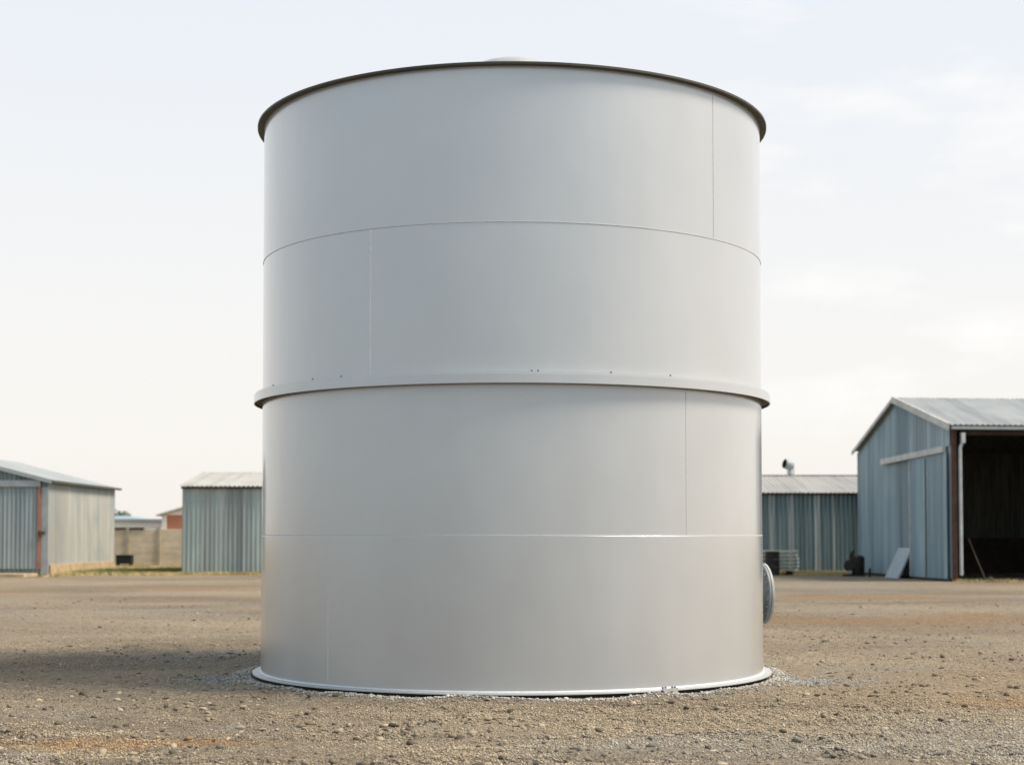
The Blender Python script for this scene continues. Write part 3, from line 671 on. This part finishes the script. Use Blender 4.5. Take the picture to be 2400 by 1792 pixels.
scatter('pebbles', x, y, rng.uniform(.0045, .0105, n)*(1+.5*(rng.random(n) < .10)), stonecol(n, x, y)*1.08, base=(oct_v, oct_f))
x, y = in_view(34000, 9.9, 40); rd = ridges(x, y); keep = rng.random(len(x)) < np.clip(.13+rd*.65+.12*smooth(.05, .2, fbm(x*.6, y, 2.2, 301)), 0, 1); x, y = x[keep], y[keep]; n = len(x)
scatter('earth_clods', x, y, .0085+.026*rng.random(n)**2.8, stonecol(n, x, y)*rng.uniform(.32, .95, (n, 1)), (.45, .85), .12, elong=2.1)
# crushed stone round the foot of the tank
n = 9000; a = rng.uniform(0, 6.283, n); r_ = 3.02+np.abs(rng.normal(0, .085, n)); x, y = TC.x+r_*np.sin(a), TC.y-r_*np.cos(a)
scatter('crushed_stone', x, y, rng.uniform(.006, .015, n)*(1+.6*(rng.random(n) < .08)), np.array([.37, .345, .30])[None]*rng.uniform(.55, 1.35, (n, 1)), sink=.35)
n = 1000; x = np.concatenate([3.02+np.abs(rng.normal(0, .38, n//2)), -3.05-np.abs(rng.normal(0, .3, n//2))]); y = rng.normal(17.5, .28, n)
k = np.hypot(x-TC.x, y-TC.y) > 3.04; x, y = x[k], y[k]; n = len(x)
scatter('grey_gravel', x, y, rng.uniform(.006, .014, n), np.array([.31, .305, .285])[None]*rng.uniform(.5, 1.35, (n, 1)))

# ------------------------------------------------------------------ grass verges
def grass(name, mat, patches, hgt):
    vs = []; fs = []
    for (xa, xb, ya, yb, n) in patches:
        for _ in range(n):
            cx, cy = random.uniform(xa, xb), random.gauss((ya+yb)/2, (yb-ya)/4)
            if cx < X1+.2 and Y0-.1 < cy < Y1: continue
            for k in range(7):
                p = Vector((cx+random.gauss(0, .07), cy+random.gauss(0, .07), -.02)); a = random.uniform(0, 6.28); h = hgt*random.uniform(.5, 1.4)
                t_ = Vector((math.cos(a), math.sin(a), 0)); ln = Vector((random.gauss(0, .35), random.gauss(0, .35), 1))*h; w = random.uniform(.008, .018)
                i = len(vs); vs += [p-t_*w, p+t_*w, p+ln*.6+t_*w*.6, p+ln*.6-t_*w*.6, p+ln*1.0+Vector((random.gauss(0, .2)*h, 0, -.05*h))]
                fs += [(i, i+1, i+2, i+3), (i+3, i+2, i+4)]
    mb = MB(); mb.add(vs, fs); o = mb.build(name, mat); o['kind'] = 'stuff'; return o
grass('green_grass', M['green_grass'], [(-18.5, -13.9, 66.2, 70.5, 900), (-19.6, -13.6, 67, 72, 500), (-18.4, -15, 64, 66, 140)], .16)
grass('dry_grass', M['dry_grass'], [(-20.8, -13.9, 72, 82.5, 900), (-18.4, -13.4, 63.5, 66.5, 500), (-13.7, -9.5, 64.7, 65.3, 380), (9.5, 14.3, 65.6, 67.5, 1800), (-18.5, -17.9, 63.5, 73.5, 1100), (11.5, 13.2, 63.6, 65.6, 120), (15.4, 17.5, 53.6, 54.6, 60)], .13)

# ------------------------------------------------------------------ LIGHT AND SKY
SUN_EL, SUN_AZ = 51., 80.      # azimuth measured from -Y (behind the camera) towards +X
az = rad(SUN_AZ); el = rad(SUN_EL)
sd = Vector((math.sin(az)*math.cos(el), -math.cos(az)*math.cos(el), math.sin(el)))
L = bpy.data.lights.new('sun', 'SUN'); L.energy = 4.4; L.angle = rad(21); L.color = (1, .90, .77)
lo = bpy.data.objects.new('sun', L); COL.objects.link(lo); lo.rotation_euler = sd.to_track_quat('Z', 'Y').to_euler(); lo.location = sd*200
W_ = bpy.data.worlds.new('World'); S.world = W_; W_.use_nodes = True
nt = W_.node_tree; bg = nt.nodes['Background']; bg.inputs['Strength'].default_value = .10
sky = nd(nt, 'ShaderNodeTexSky'); sky.sky_type = 'NISHITA'; sky.sun_disc = False; sky.sun_elevation = el
sky.sun_rotation = math.atan2(sd.x, sd.y); sky.air_density = 1.0; sky.dust_density = 2.0; sky.ozone_density = 1.0; sky.altitude = 100
tc = nd(nt, 'ShaderNodeTexCoord'); sx_ = nd(nt, 'ShaderNodeSeparateXYZ'); nt.links.new(tc.outputs['Generated'], sx_.inputs[0])
# thin bright overcast: cream at the horizon, faint blue above, thin cloud
veil = ramp(nt, sx_.outputs[2], [(0., (8.05, 7.65, 7.15)), (.12, (7.95, 7.7, 7.4)), (.32, (7.25, 7.5, 7.8)), (.7, (6.2, 6.9, 7.8))])
mp = nd(nt, 'ShaderNodeMapping'); mp.inputs['Scale'].default_value = (3.0, 3.0, 9.0); mp.inputs['Location'].default_value = (1.3, .4, .2)
cn = nd(nt, 'ShaderNodeTexNoise'); cn.inputs['Scale'].default_value = 2.2; cn.inputs['Detail'].default_value = 6; cn.inputs['Roughness'].default_value = .55
nt.links.new(tc.outputs['Generated'], mp.inputs['Vector']); nt.links.new(mp.outputs['Vector'], cn.inputs['Vector'])
cm = nd(nt, 'ShaderNodeMapRange'); cm.inputs[1].default_value = .5; cm.inputs[2].default_value = .68
nt.links.new(cn.outputs['Fac'], cm.inputs[0])
east = nd(nt, 'ShaderNodeMapRange'); east.inputs[1].default_value = .02; east.inputs[2].default_value = .2; east.inputs[4].default_value = 1.
nt.links.new(sx_.outputs[0], east.inputs[0])
mm = nd(nt, 'ShaderNodeMath', operation='MULTIPLY'); nt.links.new(cm.outputs[0], mm.inputs[0]); nt.links.new(east.outputs[0], mm.inputs[1])
veil = mix(nt, veil, (8.6, 8.35, 8.1), mm.outputs[0])
# the veil of cloud thins out behind the camera, where the sky is bluer and dimmer
dp = nd(nt, 'ShaderNodeVectorMath', operation='DOT_PRODUCT'); dp.inputs[1].default_value = (.42, .90, .0); nt.links.new(tc.outputs['Generated'], dp.inputs[0])
fr = nd(nt, 'ShaderNodeMapRange', interpolation_type='SMOOTHSTEP'); fr.inputs[1].default_value = -.55; fr.inputs[2].default_value = .5; nt.links.new(dp.outputs['Value'], fr.inputs[0])
back = ramp(nt, sx_.outputs[2], [(0., (4.3, 4.8, 5.1)), (.10, (4.9, 5.5, 5.9)), (.35, (6.1, 7.2, 8.1)), (.8, (5.6, 6.7, 7.8))])
veil = mix(nt, back, veil, fr.outputs[0])
col = mix(nt, sky.outputs[0], veil, .85)
nt.links.new(col, bg.inputs['Color'])

# ------------------------------------------------------------------ CAMERA
cam = bpy.data.cameras.new('camera'); co = bpy.data.objects.new('camera', cam); COL.objects.link(co)
cam.sensor_width = 36; cam.lens = 36*3680/2400; cam.shift_y = .0892
cam.clip_end = 6000; cam.clip_start = .1
co.location = (0, 0, 1.6); co.rotation_euler = (rad(92.25), 0, 0)
cam.dof.use_dof = True; cam.dof.focus_distance = 13.9; cam.dof.aperture_fstop = 2.0
S.camera = co
S.view_settings.view_transform = 'Standard'; S.view_settings.look = 'None'; S.view_settings.exposure = .38; S.view_settings.gamma = 1
